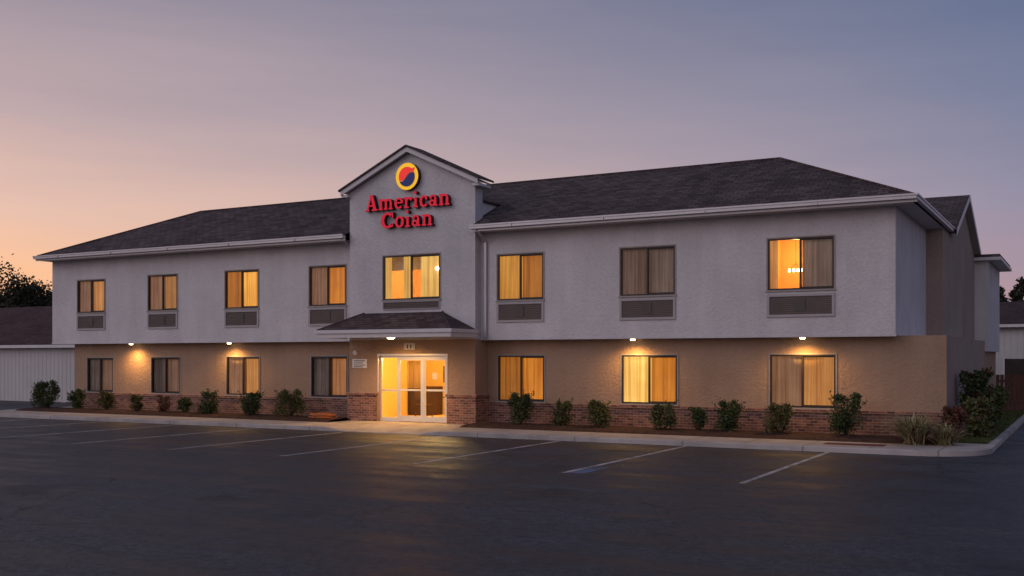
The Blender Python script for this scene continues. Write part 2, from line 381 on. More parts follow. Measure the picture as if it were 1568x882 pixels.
cp.obj('entrance_canopy',[shingle,trim,soffitm],motel)

# ---- lamps
warm=(1,.53,.14)
bulb=m_emit('lamp_lens',(1,.78,.42),12)
def lamp(x,y,z,power,r=.08,n='soffit_lamp'):
    mb=MB(); mb.tube((x,y,z),(x,y,z-.04),r*1.2,r*1.1,16,1); mb.tube((x,y,z-.041),(x,y,z-.08),r,r*.7,16,0); mb.obj(n,[bulb,trim],motel)
    l=bpy.data.lights.new(n+'_light','SPOT'); l.energy=power; l.color=warm; l.shadow_soft_size=.10; l.spot_size=R(172); l.spot_blend=.9
    o=bpy.data.objects.new(n+'_light',l); o.location=(x,y-.1,z-.2); o.parent=motel; scene.collection.objects.link(o)
for x in(-32.9,-27.75,-11.8,-6.85): lamp(x,28.76,ZS,140)
lamp(-19.45,27.3,2.78,300,.13,'canopy_lamp')

# ---- entrance doors
e=MB(); ya,yb=YT+.08,YT+.14
for x in(-20.65,-19.97,-18.98,-18.055): e.box(x,x+.065,ya,yb,0,2.17,0)
e.box(-20.65,-17.99,ya-.004,yb+.004,2.10,2.168,0); e.box(-20.585,-19.97,ya+.002,yb-.002,0.0,.14,0)
for x0,x1 in((-19.905,-18.985),(-18.915,-18.06)):
    e.box(x0,x0+.06,ya+.01,yb-.01,.02,2.1,0); e.box(x1-.06,x1,ya+.01,yb-.01,.02,2.1,0)
    e.box(x0+.06,x1-.06,ya+.012,yb-.012,.02,.2,0); e.box(x0+.06,x1-.06,ya+.012,yb-.012,2.02,2.1,0); e.box(x0+.06,x1-.06,ya+.012,yb-.012,1.02,1.08,0)
    e.box(x0+.12,x1-.12,ya-.04,ya-.015,1.02,1.05,0)
e.box(-20.585,-19.97,ya+.012,yb-.012,1.0,1.06,0)
e.box(-20.7,-17.95,YT-.015,YT-.002,2.17,2.23,0); e.box(-20.7,-20.65,YT-.015,YT-.002,.95,2.17,0); e.box(-17.99,-17.95,YT-.015,YT-.002,.95,2.17,0)
e.obj('door_frame',[alum],motel)
gl=MB(); gl.face([(-20.6,YT+.11,.1),(-18.0,YT+.11,.1),(-18.0,YT+.11,2.12),(-20.6,YT+.11,2.12)]); gl.obj('door_glass',[glass],motel)
pm=m_noise('paper',(.7,.6,.45),.05,5,40,.8,0)
pp=MB(); pp.box(-18.6,-18.42,YT+.1,YT+.103,1.4,1.62,0); pp.obj('door_notice',[pm],motel)
room(-21.8,-16.96,0.012,2.65,YT+.2,4.2,(.85,.60,.20),270,(-19.3,29.9,2.35),(1,.66,.25))
fm=m_noise('dark_wood',(.05,.03,.02),.3,5,40,.5,.05); fb=m_noise('picture',(.25,.16,.09),.4,3,9,.6,0)
def chair(mb,x,y,s=1):
    mb.box(x-.24,x+.24,y-.24,y+.24,.42,.48,0); mb.box(x-.24*s-.02,x-.24*s+.02,y-.22,y+.22,.62,.94,0)
    for a in(-.21,.21):
        for b in(-.21,.21): mb.box(x+a-.015,x+a+.015,y+b-.015,y+b+.015,.014,.62 if a*s<0 else .42,0)
fu=MB(); chair(fu,-18.75,30.4,-1); chair(fu,-20.4,30.6); chair(fu,-18.0,31.4,-1)
fu.box(-19.8,-19.1,30.9,31.5,.70,.74,0); fu.tube((-19.45,31.2,.014),(-19.45,31.2,.70),.03,.03,8,0)
fu.box(-20.9,-20.5,32.62,32.68,1.2,1.8,1); fu.box(-19.2,-18.6,32.62,32.68,1.2,1.7,1); fu.box(-21.75,-20.9,31.6,32.6,.014,1.05,0)
fu.obj('lobby_furniture',[fm,fb],motel)
curtain(-19.75,-19.15,1.1,2.0,YT+.35,(AMB,.45))
sg=MB(); sg.box(-21.72,-21.13,YT-.03,YT-.002,1.76,2.06,0)
for k,z in enumerate((2.0,1.93,1.86,1.80)): sg.box(-21.66,-21.2-.08*(k%2),YT-.033,YT-.0305,z-.012,z+.012,1)
sg.obj('notice_sign',[m_noise('sign_white',(.7,.68,.66),.05,3,20,.6,0),dark])
fx=MB(); fx.tube((-21.6,YT,2.27),(-21.6,YT-.06,2.27),.09,.08,14,0); fx.box(-19.62,-19.2,YT-.03,YT,2.36,2.58,1); 
for k in range(2): fx.box(-19.5+.13*k,-19.46+.13*k,YT-.034,YT-.031,2.4,2.53,2)
fx.obj('wall_fixtures',[trim,m_noise('plate',(.6,.55,.5),.05,3,20,.6,0),dark],motel)

# ------------------------------------------------------------ sign
sign=empty('motel_sign')
red=m_noise('sign_red',(.50,.008,.03),.1,2,30,.45,0); 
red.node_tree.nodes['Principled BSDF'].inputs['Emission Color'].default_value=(.80,.008,.035,1); red.node_tree.nodes['Principled BSDF'].inputs['Emission Strength'].default_value=.42
redside=m_noise('sign_return',(.035,.006,.01),.1,2,30,.5,0)
def stroke(mb,pts,w,ox,oz,s,yf,yb):
    n=len(pts); L=[];Rr=[]
    for i in range(n):
        a=pts[max(0,i-1)];b=pts[min(n-1,i+1)]
        dx,dz=b[0]-a[0],b[1]-a[1]; l=math.hypot(dx,dz) or 1
        wi=w if not callable(w) else w(i/(n-1))
        nx,nz=-dz/l*wi/2,dx/l*wi/2
        L.append((ox+s*(pts[i][0]+nx),oz+s*(pts[i][1]+nz))); Rr.append((ox+s*(pts[i][0]-nx),oz+s*(pts[i][1]-nz)))
    for i in range(n-1):
        mb.face([(Rr[i][0],yf,Rr[i][1]),(Rr[i+1][0],yf,Rr[i+1][1]),(L[i+1][0],yf,L[i+1][1]),(L[i][0],yf,L[i][1])],0)
        for S in(L,Rr): mb.face([(S[i][0],yf,S[i][1]),(S[i+1][0],yf,S[i+1][1]),(S[i+1][0],yb,S[i+1][1]),(S[i][0],yb,S[i][1])],1)
    for i in(0,n-1): mb.face([(L[i][0],yf,L[i][1]),(Rr[i][0],yf,Rr[i][1]),(Rr[i][0],yb,Rr[i][1]),(L[i][0],yb,L[i][1])],1)
def arc(cx,cz,rx,rz,a0,a1,n=18): return [(cx+rx*math.cos(R(a0+(a1-a0)*i/n)),cz+rz*math.sin(R(a0+(a1-a0)*i/n))) for i in range(n+1)]
def aw(a0,a1,thin,thick):
    return lambda t:(thin+(thick-thin)*abs(math.cos(R(a0+(a1-a0)*t))))
def ln(a,b,c,d): return [(a,b),(c,d)]
SF=.10
G={'A':([(ln(.2,.05,.46,1),.12),(ln(.78,.05,.52,1.0),.23),(ln(.28,.34,.7,.34),.10),(ln(.0,.055,.36,.055),SF),(ln(.54,.055,1.0,.055),SF),(ln(.36,.965,.6,.965),.07)],1.08),
 'm':([(ln(.18,.05,.18,.70),.17),(ln(.56,.05,.56,.5),.17),(ln(.94,.05,.94,.5),.17),(arc(.37,.47,.19,.17,180,0),.14),(arc(.75,.47,.19,.17,180,0),.14),(ln(.02,.65,.2,.65),.11),(ln(.02,.055,.33,.055),SF),(ln(.43,.055,.70,.055),SF),(ln(.80,.055,1.10,.055),SF)],1.19),
 'n':([(ln(.18,.05,.18,.70),.17),(ln(.6,.05,.6,.48),.17),(arc(.39,.47,.21,.17,180,0),.14),(ln(.02,.65,.2,.65),.11),(ln(.02,.055,.34,.055),SF),(ln(.45,.055,.77,.055),SF)],.87),
 'r':([(ln(.18,.05,.18,.70),.17),(arc(.4,.42,.2,.22,170,50),.14),(arc(.53,.56,.045,.045,0,360),.10),(ln(.02,.65,.2,.65),.11),(ln(.02,.055,.38,.055),SF)],.68),
 'i':([(ln(.21,.05,.21,.64),.18),(ln(.02,.59,.22,.59),.11),(ln(.02,.055,.40,.055),SF),(arc(.20,.94,.045,.045,0,360),.12)],.50),
 'c':([(arc(.34,.36,.24,.3,40,320),aw(40,320,.10,.19)),(arc(.5,.52,.04,.04,0,360),.1)],.68),
 'e':([(arc(.36,.36,.25,.3,0,318),aw(0,318,.10,.18)),(ln(.2,.385,.66,.385),.09)],.75),
 'a':([(arc(.27,.21,.17,.14,0,360),aw(0,360,.10,.15)),(ln(.5,.08,.5,.5),.17),(arc(.31,.5,.19,.16,0,150),.12),(arc(.17,.53,.04,.04,0,360),.09),(ln(.45,.055,.68,.055),SF)],.77),
 'o':([(arc(.36,.36,.25,.3,0,360),aw(0,360,.10,.19))],.76),
 'C':([(arc(.5,.5,.38,.43,42,318),aw(42,318,.12,.24)),(ln(.88,.62,.88,.98),.09),(ln(.88,.08,.88,.30),.07)],1.04)}
def word(txt,xc,z0,width,hz,yf=28.12,yb=28.29,name='letters'):
    tot=sum(G[c][1] for c in txt); s=width/tot; x=xc-width/2
    mb=MB()
    for c in txt:
        for k,(pts,w) in enumerate(G[c][0]): stroke(mb,pts,w,x,z0,s,yf-.0025*k,yb)
        x+=G[c][1]*s
    return mb.obj(name,[red,redside],sign)
word('American',-19.40,6.95,3.36,1,name='letters_top_row')
word('Coian',-19.40,6.34,2.06,1,name='letters_lower_row')
lg=MB(); cx,cz,r=-19.40,7.98,.42
def disc(r,yf,yb,m,ms,cx=cx,cz=cz,sx=1):
    lg.prism_xz([(cx+r*sx*math.cos(2*math.pi*i/40),cz+r*math.sin(2*math.pi*i/40)) for i in range(40)],yf,yb,m,ms)
disc(.44,28.12,28.29,0,3)
def S(t): return (cx+t*.28, cz+.01+t*.13+.06*math.sin(t*math.pi))
n=16; ir=.31
topp=[(cx+ir*math.cos(R(a)),cz+ir*math.sin(R(a))) for a in range(25,206,10)]
curve=[S(-1+2*i/n) for i in range(n+1)]
lg.prism_xz(topp+curve[1:-1],28.10,28.119,1,3)
bot=[(cx+ir*math.cos(R(a)),cz-.02+ir*math.sin(R(a))) for a in range(205,386,10)]
lg.prism_xz(bot+[(p[0],p[1]-.02) for p in curve[::-1][1:-1]],28.10,28.119,2,3)
lg.prism_xz([(cx+.06,cz+.22),(cx+.24,cz+.10),(cx+.33,cz+.27)],28.094,28.0995,1,3)
def em(name,c,s):
    m=m_noise(name,c,.06,2,30,.4,0); b=m.node_tree.nodes['Principled BSDF']; b.inputs['Emission Color'].default_value=(*c,1); b.inputs['Emission Strength'].default_value=s; return m
lg.obj('logo_disc',[em('logo_yellow',(.95,.52,.02),.6),em('logo_red',(.85,.035,.025),.55),em('logo_blue',(.012,.025,.14),.3),redside],sign)

# ------------------------------------------------------------ ground
def m_asphalt():
    m,nt,bs=nmat('asphalt'); v=coords(nt)
    fine=noise(nt,v,38,3,.75); mid=noise(nt,v,7,5,.75); med=noise(nt,v,.9,6,.65); big=noise(nt,v,.16,4,.6)
    stre=noise(nt,coords(nt,(.06,1.0,1),(0,0,R(-8))),.9,6,.65); tr=noise(nt,coords(nt,(.05,1.8,1),(0,0,R(14))),.9,5,.6)
    f=mathn(nt,'ADD',mathn(nt,'MULTIPLY',med,.22),mathn(nt,'ADD',mathn(nt,'MULTIPLY',big,.28),mathn(nt,'ADD',mathn(nt,'MULTIPLY',stre,.28),mathn(nt,'MULTIPLY',tr,.22))))
    f=ramp(nt,f,[(.44,0),(.565,1)])
    c=mixc(nt,f,(.0155,.0165,.020),(.058,.057,.062))
    c=mixc(nt,.9,c,ramp(nt,fine,[(.34,.3),(.66,1.9)]),'MULTIPLY')
    c=mixc(nt,.8,c,ramp(nt,mid,[(.36,.5),(.64,1.5)]),'MULTIPLY')
    vo=N(nt,'ShaderNodeTexVoronoi',feature='DISTANCE_TO_EDGE'); vo.inputs['Scale'].default_value=.16
    wv=nt.nodes.new('ShaderNodeVectorMath'); wv.operation='ADD'; nn=nt.nodes.new('ShaderNodeTexNoise'); nn.inputs['Scale'].default_value=.8; nn.inputs['Detail'].default_value=5; nt.links.new(v,nn.inputs['Vector'])
    nt.links.new(v,wv.inputs[0]); nt.links.new(nn.outputs['Color'],wv.inputs[1]); nt.links.new(wv.outputs[0],vo.inputs['Vector'])
    cr=ramp(nt,vo.outputs['Distance'],[(.0,1),(.005,0)])
    cr=mathn(nt,'MULTIPLY',cr,ramp(nt,big,[(.45,0),(.52,.9)]))
    c=mixc(nt,cr,c,(.008,.008,.009))
    oil=ramp(nt,noise(nt,v,.55,3,.5),[(.60,0),(.70,.6)]); c=mixc(nt,oil,c,(.012,.012,.013))
    nt.links.new(c,bs.inputs['Base Color'])
    nt.links.new(ramp(nt,f,[(0,.40),(1,.68)]),bs.inputs['Roughness']); bs.inputs['Specular IOR Level'].default_value=.22
    bump(nt,bs,mathn(nt,'ADD',fine,mathn(nt,'ADD',mathn(nt,'MULTIPLY',mid,.8),mathn(nt,'MULTIPLY',med,.8))),.6,.02)
    return m
asph=m_asphalt()
soil=m_noise('dry_grass_ground',(.06,.06,.035),.4,.6,12,.95,.3)
gr=MB(); gr.face([(-1500,-1500,-.14),(1500,-1500,-.14),(1500,1500,-.14),(-1500,1500,-.14)]); gr.obj('ground',[soil])
pk=MB(); pk.face([(-140,-70,-.12),(70,-70,-.12),(70,58,-.12),(-140,58,-.12)]); pk.obj('parking_lot',[asph])
def m_paint(name,c,wear=.45):
    m,nt,bs=nmat(name); v=coords(nt); a=noise(nt,v,2.2,5,.7); b=noise(nt,v,30,4,.75)
    f=ramp(nt,mathn(nt,'ADD',mathn(nt,'MULTIPLY',a,.5),mathn(nt,'MULTIPLY',b,.5)),[(wear-.06,0),(wear+.1,1)])
    nt.links.new(mixc(nt,f,(.05,.05,.053),c),bs.inputs['Base Color']); bs.inputs['Roughness'].default_value=.7; return m
pl=MB()
for i,x in enumerate((-5.4,-8.9,-12.4,-16.0,-19.5,-23.0,-26.5,-30.0,-33.5)):
    pl.box(x-.055,x+.055,18.2,25.18 if abs(x+19.5)>.1 else 24.9,-.118,-.116,0)
pl.box(-8.82,-8.5,18.25,19.5,-.118,-.116,1)
pl.obj('parking_markings',[m_paint('line_paint',(.48,.44,.42)),m_paint('blue_paint',(.10,.14,.26),.46)])

def m_conc(name,c,joint=1.5):
    m,nt,bs=nmat(name); v=coords(nt)
    a=noise(nt,v,.9,6,.65); b=noise(nt,v,35,3)
    f=ramp(nt,mathn(nt,'ADD',mathn(nt,'MULTIPLY',a,.7),mathn(nt,'MULTIPLY',b,.3)),[(.35,0),(.65,1)])
    col=mixc(nt,f,sc(c,.62),sc(c,1.15))
    sp=nt.nodes.new('ShaderNodeSeparateXYZ'); nt.links.new(v,sp.inputs[0])
    j=mathn(nt,'LESS_THAN',mathn(nt,'PINGPONG',sp.outputs[0],joint/2),.014)
    col=mixc(nt,mathn(nt,'MULTIPLY',j,.75),col,sc(c,.25))
    nt.links.new(col,bs.inputs['Base Color']); bs.inputs['Roughness'].default_value=.85; bump(nt,bs,b,.25,.01); return m
conc=m_conc('sidewalk_concrete',(.42,.36,.315)); kerbm=m_conc('kerb_concrete',(.42,.38,.36),3.0)
KY=25.2
def ss(t): t=max(0,min(1,t)); return t*t*(3-2*t)
def sz(x,y):
    t=ss((x+20.5)/.9)*ss((-16.2-x)/.9)
    return -.108*t*max(0,1-(y-KY)/1.3)
sw=MB(); kb=MB()
xs=[-36+i*.2 for i in range(163)]; xs=[x for x in xs if x<-3.5]+[-3.5]
ys=[KY+.16,25.7,26.1,26.5,27.0]
for i in range(len(xs)-1):
    a,b=xs[i],xs[i+1]
    for j in range(len(ys)-1):
        c,d=ys[j],ys[j+1]
        sw.face([(a,c,sz(a,c)),(b,c,sz(b,c)),(b,d,sz(b,d)),(a,d,sz(a,d))])
    kb.face([(a,KY+.02,sz(a,KY)+.004),(b,KY+.02,sz(b,KY)+.004),(b,KY+.16,sz(b,KY+.16)+.004),(a,KY+.16,sz(a,KY+.16)+.004)])
    kb.face([(a,KY,-.14),(b,KY,-.14),(b,KY,sz(b,KY)-.016),(a,KY,sz(a,KY)-.016)])
    kb.face([(a,KY,sz(a,KY)-.016),(b,KY,sz(b,KY)-.016),(b,KY+.02,sz(b,KY)+.004),(a,KY+.02,sz(a,KY)+.004)])
sw.face([(-21.75,27,0),(-16.8,27,0),(-16.8,28.35,0),(-21.75,28.35,0)])
sw.face([(-20.7,28.35,.003),(-17.9,28.35,.003),(-17.9,28.55,.003),(-20.7,28.55,.003)])
def endcap(cx,cy,r,a0,a1,xin,yback):
    out=[(cx+r*math.cos(R(a0+(a1-a0)*i/14)),cy+r*math.sin(R(a0+(a1-a0)*i/14))) for i in range(15)]
    inn=[(cx+(r-.16)*math.cos(R(a0+(a1-a0)*i/14)),cy+(r-.16)*math.sin(R(a0+(a1-a0)*i/14))) for i in range(15)]
    xo=out[0][0] ; 
    out=[(xo,yback)]+out; inn=[(inn[0][0],yback)]+inn
    for i in range(len(out)-1):
        a,b,c,d=out[i],out[i+1],inn[i+1],inn[i]
        kb.face([(a[0],a[1],.002),(b[0],b[1],.002),(c[0],c[1],.002),(d[0],d[1],.002)]); kb.face([(a[0],a[1],-.14),(b[0],b[1],-.14),(b[0],b[1],.002),(a[0],a[1],.002)])
    sw.face([(p[0],p[1],-.002) for p in inn]+[(xin,yback,-.002)])
endcap(-36,27.7,2.5,180,270,-36,40)
endcap(-3.5,26.7,1.5,0,-90,-3.5,46)
sw.obj('sidewalk',[conc]); kb.obj('kerb',[kerbm])
tp=MB(); tp.box(-5.7,-4.3,26.0,26.5,.002,.008,0); tp.obj('tactile_paving',[m_noise('dark_red_paver',(.12,.03,.03),.2,4,40,.8,.2)])
mul=m_noise('bark_mulch',(.065,.032,.022),.6,9,60,.95,.9,.04)
bd=MB()
def bed(x0,x1,y0,y1):
    nx=max(2,int((x1-x0)/.12)); ny=max(2,int((y1-y0)/.12)); rnd=random.Random(3)
    Z=[[ (.03+.05*math.sin(math.pi*j/ny)+rnd.uniform(-.015,.02)) for j in range(ny+1)] for i in range(nx+1)]
    for i in range(nx+1): Z[i][0]=-.01
    for i in range(nx):
        for j in range(ny):
            q=[(i,j),(i+1,j),(i+1,j+1),(i,j+1)]
            bd.face([(x0+(x1-x0)*a/nx,y0+(y1-y0)*b/ny,Z[a][b]) for a,b in q])
bed(-37.6,-21.8,27.05,29.1); bed(-16.75,-3.0,27.05,29.1)
bd.obj('planting_bed',[mul])

# ------------------------------------------------------------ vegetation
def m_leaf(name,c1,c2,rough=.6):
    m,nt,bs=nmat(name); g=nt.nodes.new('ShaderNodeNewGeometry')
    n=noise(nt,coords(nt),3,3)
    f=mathn(nt,'ADD',mathn(nt,'MULTIPLY',g.outputs['Random Per Island'],.6),mathn(nt,'MULTIPLY',n,.5),clamp=True)
    nt.links.new(mixc(nt,f,c1,c2),bs.inputs['Base Color']); bs.inputs['Roughness'].default_value=rough; bs.inputs['Specular IOR Level'].default_value=.3
    return m
lf_dark=m_leaf('shrub_leaves',(.018,.030,.012),(.07,.10,.032)); lf_mid=m_leaf('shrub_leaves_light',(.03,.042,.013),(.13,.14,.045)); lf_red=m_leaf('red_leaves',(.05,.02,.015),(.18,.065,.045))
bark=m_noise('bark',(.05,.037,.028),.3,4,30,.9,.5)
def leaf(mb,p,s,rnd,m=0,up=.3):
    d=Vector((rnd.gauss(0,1),rnd.gauss(0,1),rnd.gauss(0,1)+up)); d.normalize(); u=d.orthogonal().normalized()
    a=rnd.uniform(0,6.28); w=d.cross(u); t=u*math.cos(a)+w*math.sin(a)
    p=Vector(p); mb.face([p,p+d*s*.5+t*s*.3,p+d*s,p+d*s*.5-t*s*.3],m)
def shrub(x,y,w,h,lmat,seed,n=1500,name='shrub',ls=.065,second=None,dens=1.0):
    rnd=random.Random(seed); mb=MB()
    for k in range(9):
        a=rnd.uniform(0,6.28); mb.tube((x,y,0),(x+math.cos(a)*w*.35,y+math.sin(a)*w*.35,h*rnd.uniform(.5,.9)),.014,.005,5,1)
    cl=[]
    for k in range(22):
        a=rnd.uniform(0,6.28); zf=rnd.uniform(.16,.86)
        k2=math.sqrt(max(.08,1-((zf-.48)/.55)**2)); rr=w*.33*math.sqrt(rnd.random())*k2
        cl.append((x+math.cos(a)*rr,y+math.sin(a)*rr,h*zf,w*rnd.uniform(.14,.24)))
    for k in range(6):
        a=rnd.uniform(0,6.28); cl.append((x+math.cos(a)*w*.22,y+math.sin(a)*w*.22,h*rnd.uniform(.85,1.0),w*.1))
    for i in range(int(n*1.8*dens)):
        c=rnd.choice(cl); v=Vector((rnd.gauss(0,1),rnd.gauss(0,1),rnd.gauss(0,1))).normalized()*c[3]*(rnd.random()**.4)
        p=(c[0]+v.x,c[1]+v.y,max(.03,c[2]+v.z))
        leaf(mb,p,ls*rnd.uniform(.6,1.3),rnd,2 if second and rnd.random()<.12 else 0)
    for k in range(8):
        a=rnd.uniform(0,6.28); p0=Vector((x,y,h*.5)); p1=Vector((x+math.cos(a)*w*.45,y+math.sin(a)*w*.45,h*rnd.uniform(.75,1.15)))
        mb.tube(p0,p1,.006,.003,4,1)
        for q in range(14): leaf(mb,p0.lerp(p1,rnd.uniform(.5,1.03))+Vector((rnd.gauss(0,.02),rnd.gauss(0,.02),rnd.gauss(0,.02))),ls,rnd,0)
    mb.obj(name,[lmat,bark,second or lmat])
SB=[(-37.2,28.2,1.25,1.08,0,3200),(-35.5,28.3,.8,.78,0,1300),(-33.5,28.1,.8,.72,1,1200),(-31.85,28.1,.58,.66,1,900),(-30.5,28.2,.62,.62,2,400),(-29.3,28.1,.62,.56,0,900),(-28.1,28.1,.95,.83,0,1600),
 (-26.05,28.1,1.0,.8,0,1800),(-24.3,28.1,1.2,.92,1,2100),(-15.2,28.1,.9,.98,0,1900),(-13.8,28.15,.78,.78,1,1400),(-12.6,28.1,.85,.80,1,1500),(-10.6,28.1,.84,.76,1,1500),(-9.6,28.2,.62,.68,0,1000),
 (-8.7,28.1,.96,.86,0,1800),(-7.3,28.1,.92,.80,1,1500),(-5.55,28.1,1.1,1.1,0,2300)]
for i,(x,y,w,h,k,n) in enumerate(SB):
    shrub(x,y,w,h,[lf_dark,lf_mid,lf_red][k],100+i,n,second=[lf_mid,lf_red,lf_dark][k])
shrub(-2.75,31.3,1.25,1.7,lf_dark,201,1500,'flowering_shrub',.11,lf_red)
shrub(-2.6,29.7,.9,1.0,lf_mid,202,1100,'flowering_shrub',.10,lf_red)
shrub(-2.5,33.6,1.1,1.2,lf_mid,203,1300,'shrub',.09)
shrub(-3.0,28.3,.75,.8,lf_red,204,700,'shrub',.09,lf_dark)
og=MB(); rnd=random.Random(5)
for (gx0,gy0,rr,hh,nn) in((-3.75,27.0,.9,.85,560),(-3.05,27.1,.6,.6,260)):
    for i in range(nn):
        a=rnd.uniform(0,6.28); L=rr*rnd.uniform(.4,1.2); H=hh*rnd.uniform(.6,1.1)*(1.3-L/rr*.5); bx=gx0+rnd.gauss(0,.07); by=gy0+rnd.gauss(0,.07)
        w=.018; px,py=-math.sin(a)*w,math.cos(a)*w; prev=None
        m=0 if rnd.random()<.88 else 1
        for k in range(6):
            t=k/5; r=L*t; z=H*(1.9*t-1.15*t*t); ww=(1-t*.9)
            cur=((bx+math.cos(a)*r-px*ww,by+math.sin(a)*r-py*ww,z),(bx+math.cos(a)*r+px*ww,by+math.sin(a)*r+py*ww,z))
            if prev: og.face([prev[0],prev[1],cur[1],cur[0]],m)
            prev=cur
og.obj('ornamental_grass',[m_leaf('grass_blade',(.16,.16,.07),(.48,.43,.23)),lf_red])
lw=MB(); rnd=random.Random(9)
lw.face([(-3.2,29.15,.004),(-2.17,29.15,.004),(-2.17,46,.004),(-3.2,46,.004)],1)
for i in range(9000):
    y=28+18*rnd.random()**1.5; x=rnd.uniform(-3.15,-2.17) if y>29.2 else rnd.uniform(-2.9,-2.2); a=rnd.uniform(0,6.28); h=rnd.uniform(.03,.09); w=.012
    lw.face([(x-math.cos(a)*w,y-math.sin(a)*w,0),(x+math.cos(a)*w,y+math.sin(a)*w,0),(x+rnd.gauss(0,.02),y+rnd.gauss(0,.02),h)],0)
lw.obj('lawn',[m_leaf('lawn_blades',(.04,.06,.015),(.11,.13,.04)),soil])

lf_tree=m_leaf('tree_leaves',(.012,.014,.008),(.045,.045,.022))
def tree(x,y,h,w,seed,n=9000,name='tree',z0=-.1,ls=.24):
    rnd=random.Random(seed); mb=MB(); base=Vector((x,y,z0)); th=h*.38
    mb.tube(base,base+Vector((0,0,th)),h*.03,h*.02,9,1); tips=[]
    for k in range(13):
        a=rnd.uniform(0,6.28); e=rnd.uniform(.35,1.25); L=h*rnd.uniform(.25,.52)
        s=base+Vector((0,0,th*rnd.uniform(.65,1))); m1=s+Vector((math.cos(a)*math.cos(e)*L*w/h*1.1,math.sin(a)*math.cos(e)*L*w/h*1.1,math.sin(e)*L))
        mb.tube(s,m1,h*.012,h*.005,6,1)
        for q in range(5):
            p2=m1+Vector((rnd.gauss(0,1),rnd.gauss(0,1),rnd.gauss(.35,.7)))*h*.085
            p2.z=min(p2.z,z0+h*.97)
            mb.tube(s.lerp(m1,rnd.uniform(.5,1)),p2,h*.005,h*.002,5,1); tips.append((p2,h*rnd.uniform(.04,.09)))
    for i in range(n):
        c,r=rnd.choice(tips); v=Vector((rnd.gauss(0,1),rnd.gauss(0,1),rnd.gauss(0,.7)))*r*.75
        leaf(mb,c+v,ls*rnd.uniform(.6,1.3),rnd)
    mb.obj(name,[lf_tree,bark])
tree(-68.5,50,9.3,9.5,1,14000); tree(-62.5,52,8.4,7.5,2,9000); tree(-75.5,52,9.9,9,3,10000); tree(-58,54,8.4,6.5,4,8000); tree(-83,52,8.5,8,8,5000)
def conifer(x,y,h,seed,name='pine_tree'):
    rnd=random.Random(seed); mb=MB(); mb.tube((x,y,-.1),(x,y,h),.16,.02,7,1)
    z=1.2
    while z<h-.1:
        r=(h-z)*.23+.15
        for k in range(6):
            a=rnd.uniform(0,6.28); rr=r*rnd.uniform(.6,1.15); e=(x+math.cos(a)*rr,y+math.sin(a)*rr,z-.05+rnd.uniform(-.1,.2))
            mb.tube((x,y,z),e,.025,.008,4,1)
            for q in range(20):
                t=rnd.uniform(.2,1.05); leaf(mb,(x+(e[0]-x)*t+rnd.gauss(0,.05),y+(e[1]-y)*t+rnd.gauss(0,.05),z+(e[2]-z)*t+rnd.gauss(0,.06)),.22,rnd,0,-.2)
        z+=.27
    mb.obj(name,[lf_tree,bark])
conifer(-4.0,77,7.5,11); conifer(-5.2,76.5,6.9,12); conifer(-2.9,78,7.6,13); conifer(-1.6,78,7.9,14); conifer(1.2,79,7.2,15); conifer(-4.6,80,6.9,16)

# ------------------------------------------------------------ outbuildings
def m_metal(name,c,per=.3):
    m,nt,bs=nmat(name); v=coords(nt)
    n=noise(nt,v,1,5); nt.links.new(mixc(nt,n,sc(c,.82),sc(c,1.1)),bs.inputs['Base Color']); bs.inputs['Roughness'].default_value=.6; return m
sidm=m_metal('metal_siding',(.50,.48,.48)); roofr=m_shingle('brown_roof',(.060,.033,.034),(.09,.055,.053))
def shed(name,x0,x1,y0,y1,zw,yr,zr,over,door=None):
    P=empty(name); mb=MB()
    n=int((x1-x0)/.3)
    for i in range(n):
        a=x0+(x1-x0)*i/n; b=x0+(x1-x0)*(i+1)/n; k=a+(b-a)*.78; k2=a+(b-a)*.88
        mb.face([(a,y0,-.12),(k,y0,-.12),(k,y0,zw),(a,y0,zw)],0); mb.face([(k,y0,-.12),(k2,y0-.02,-.12),(k2,y0-.02,zw),(k,y0,zw)],0); mb.face([(k2,y0-.02,-.12),(b,y0,-.12),(b,y0,zw),(k2,y0-.02,zw)],0)
    for x in(x0,x1): mb.face([(x,y0,-.12),(x,y1,-.12),(x,y1,zw),(x,yr,zr-.1),(x,y0,zw)],0)
    mb.face([(x0,y1,-.12),(x1,y1,-.12),(x1,y1,zw),(x0,y1,zw)],0)
    mb.obj('walls',[sidm],P)
    r=MB(); a,b=x0-over,x1+over
    r.face([(a,y0-over,zw+.12),(b,y0-over,zw+.12),(b,yr,zr),(a,yr,zr)],0); r.face([(b,y1+over,zw+.12),(a,y1+over,zw+.12),(a,yr,zr),(b,yr,zr)],0)
    r.box(a,b,y0-over-.03,y0-over,zw-.02,zw+.13,1); r.face([(a,y0-over,zw),(b,y0-over,zw),(b,y0,zw),(a,y0,zw)],1)
    r.obj('roof',[roofr,trim],P)
    if door:
        d=MB(); d.box(door,door+1.0,y0-.05,y0-.04,-.1,2.05,0); d.box(door-.08,door,y0-.06,y0-.036,-.1,2.13,1); d.box(door+1,door+1.08,y0-.06,y0-.036,-.1,2.13,1); d.obj('door',[bronze,trim],P)
shed('storage_building',-90,-39.2,35,47,2.62,41,5.15,.4)
shed('warehouse_building',-7.5,25,60,74,3.7,67,5.35,.4,-3.9)
fn=MB(); rnd=random.Random(4); x=-3.25
while x<20:
    t=1.45+rnd.uniform(-.02,.02); fn.box(x,x+.135,45.2+rnd.uniform(0,.012),45.22,-.12,t,0); x+=.15
for z in(.3,1.15): fn.box(-3.25,20,45.225,45.27,z,z+.09,0)
fn.obj('wooden_fence',[m_noise('fence_wood',(.12,.06,.042),.35,3,25,.9,.3)])
hm=m_noise('orange_hose',(.50,.17,.06),.2,5,30,.5,0)
hb=MB(); rnd=random.Random(2)
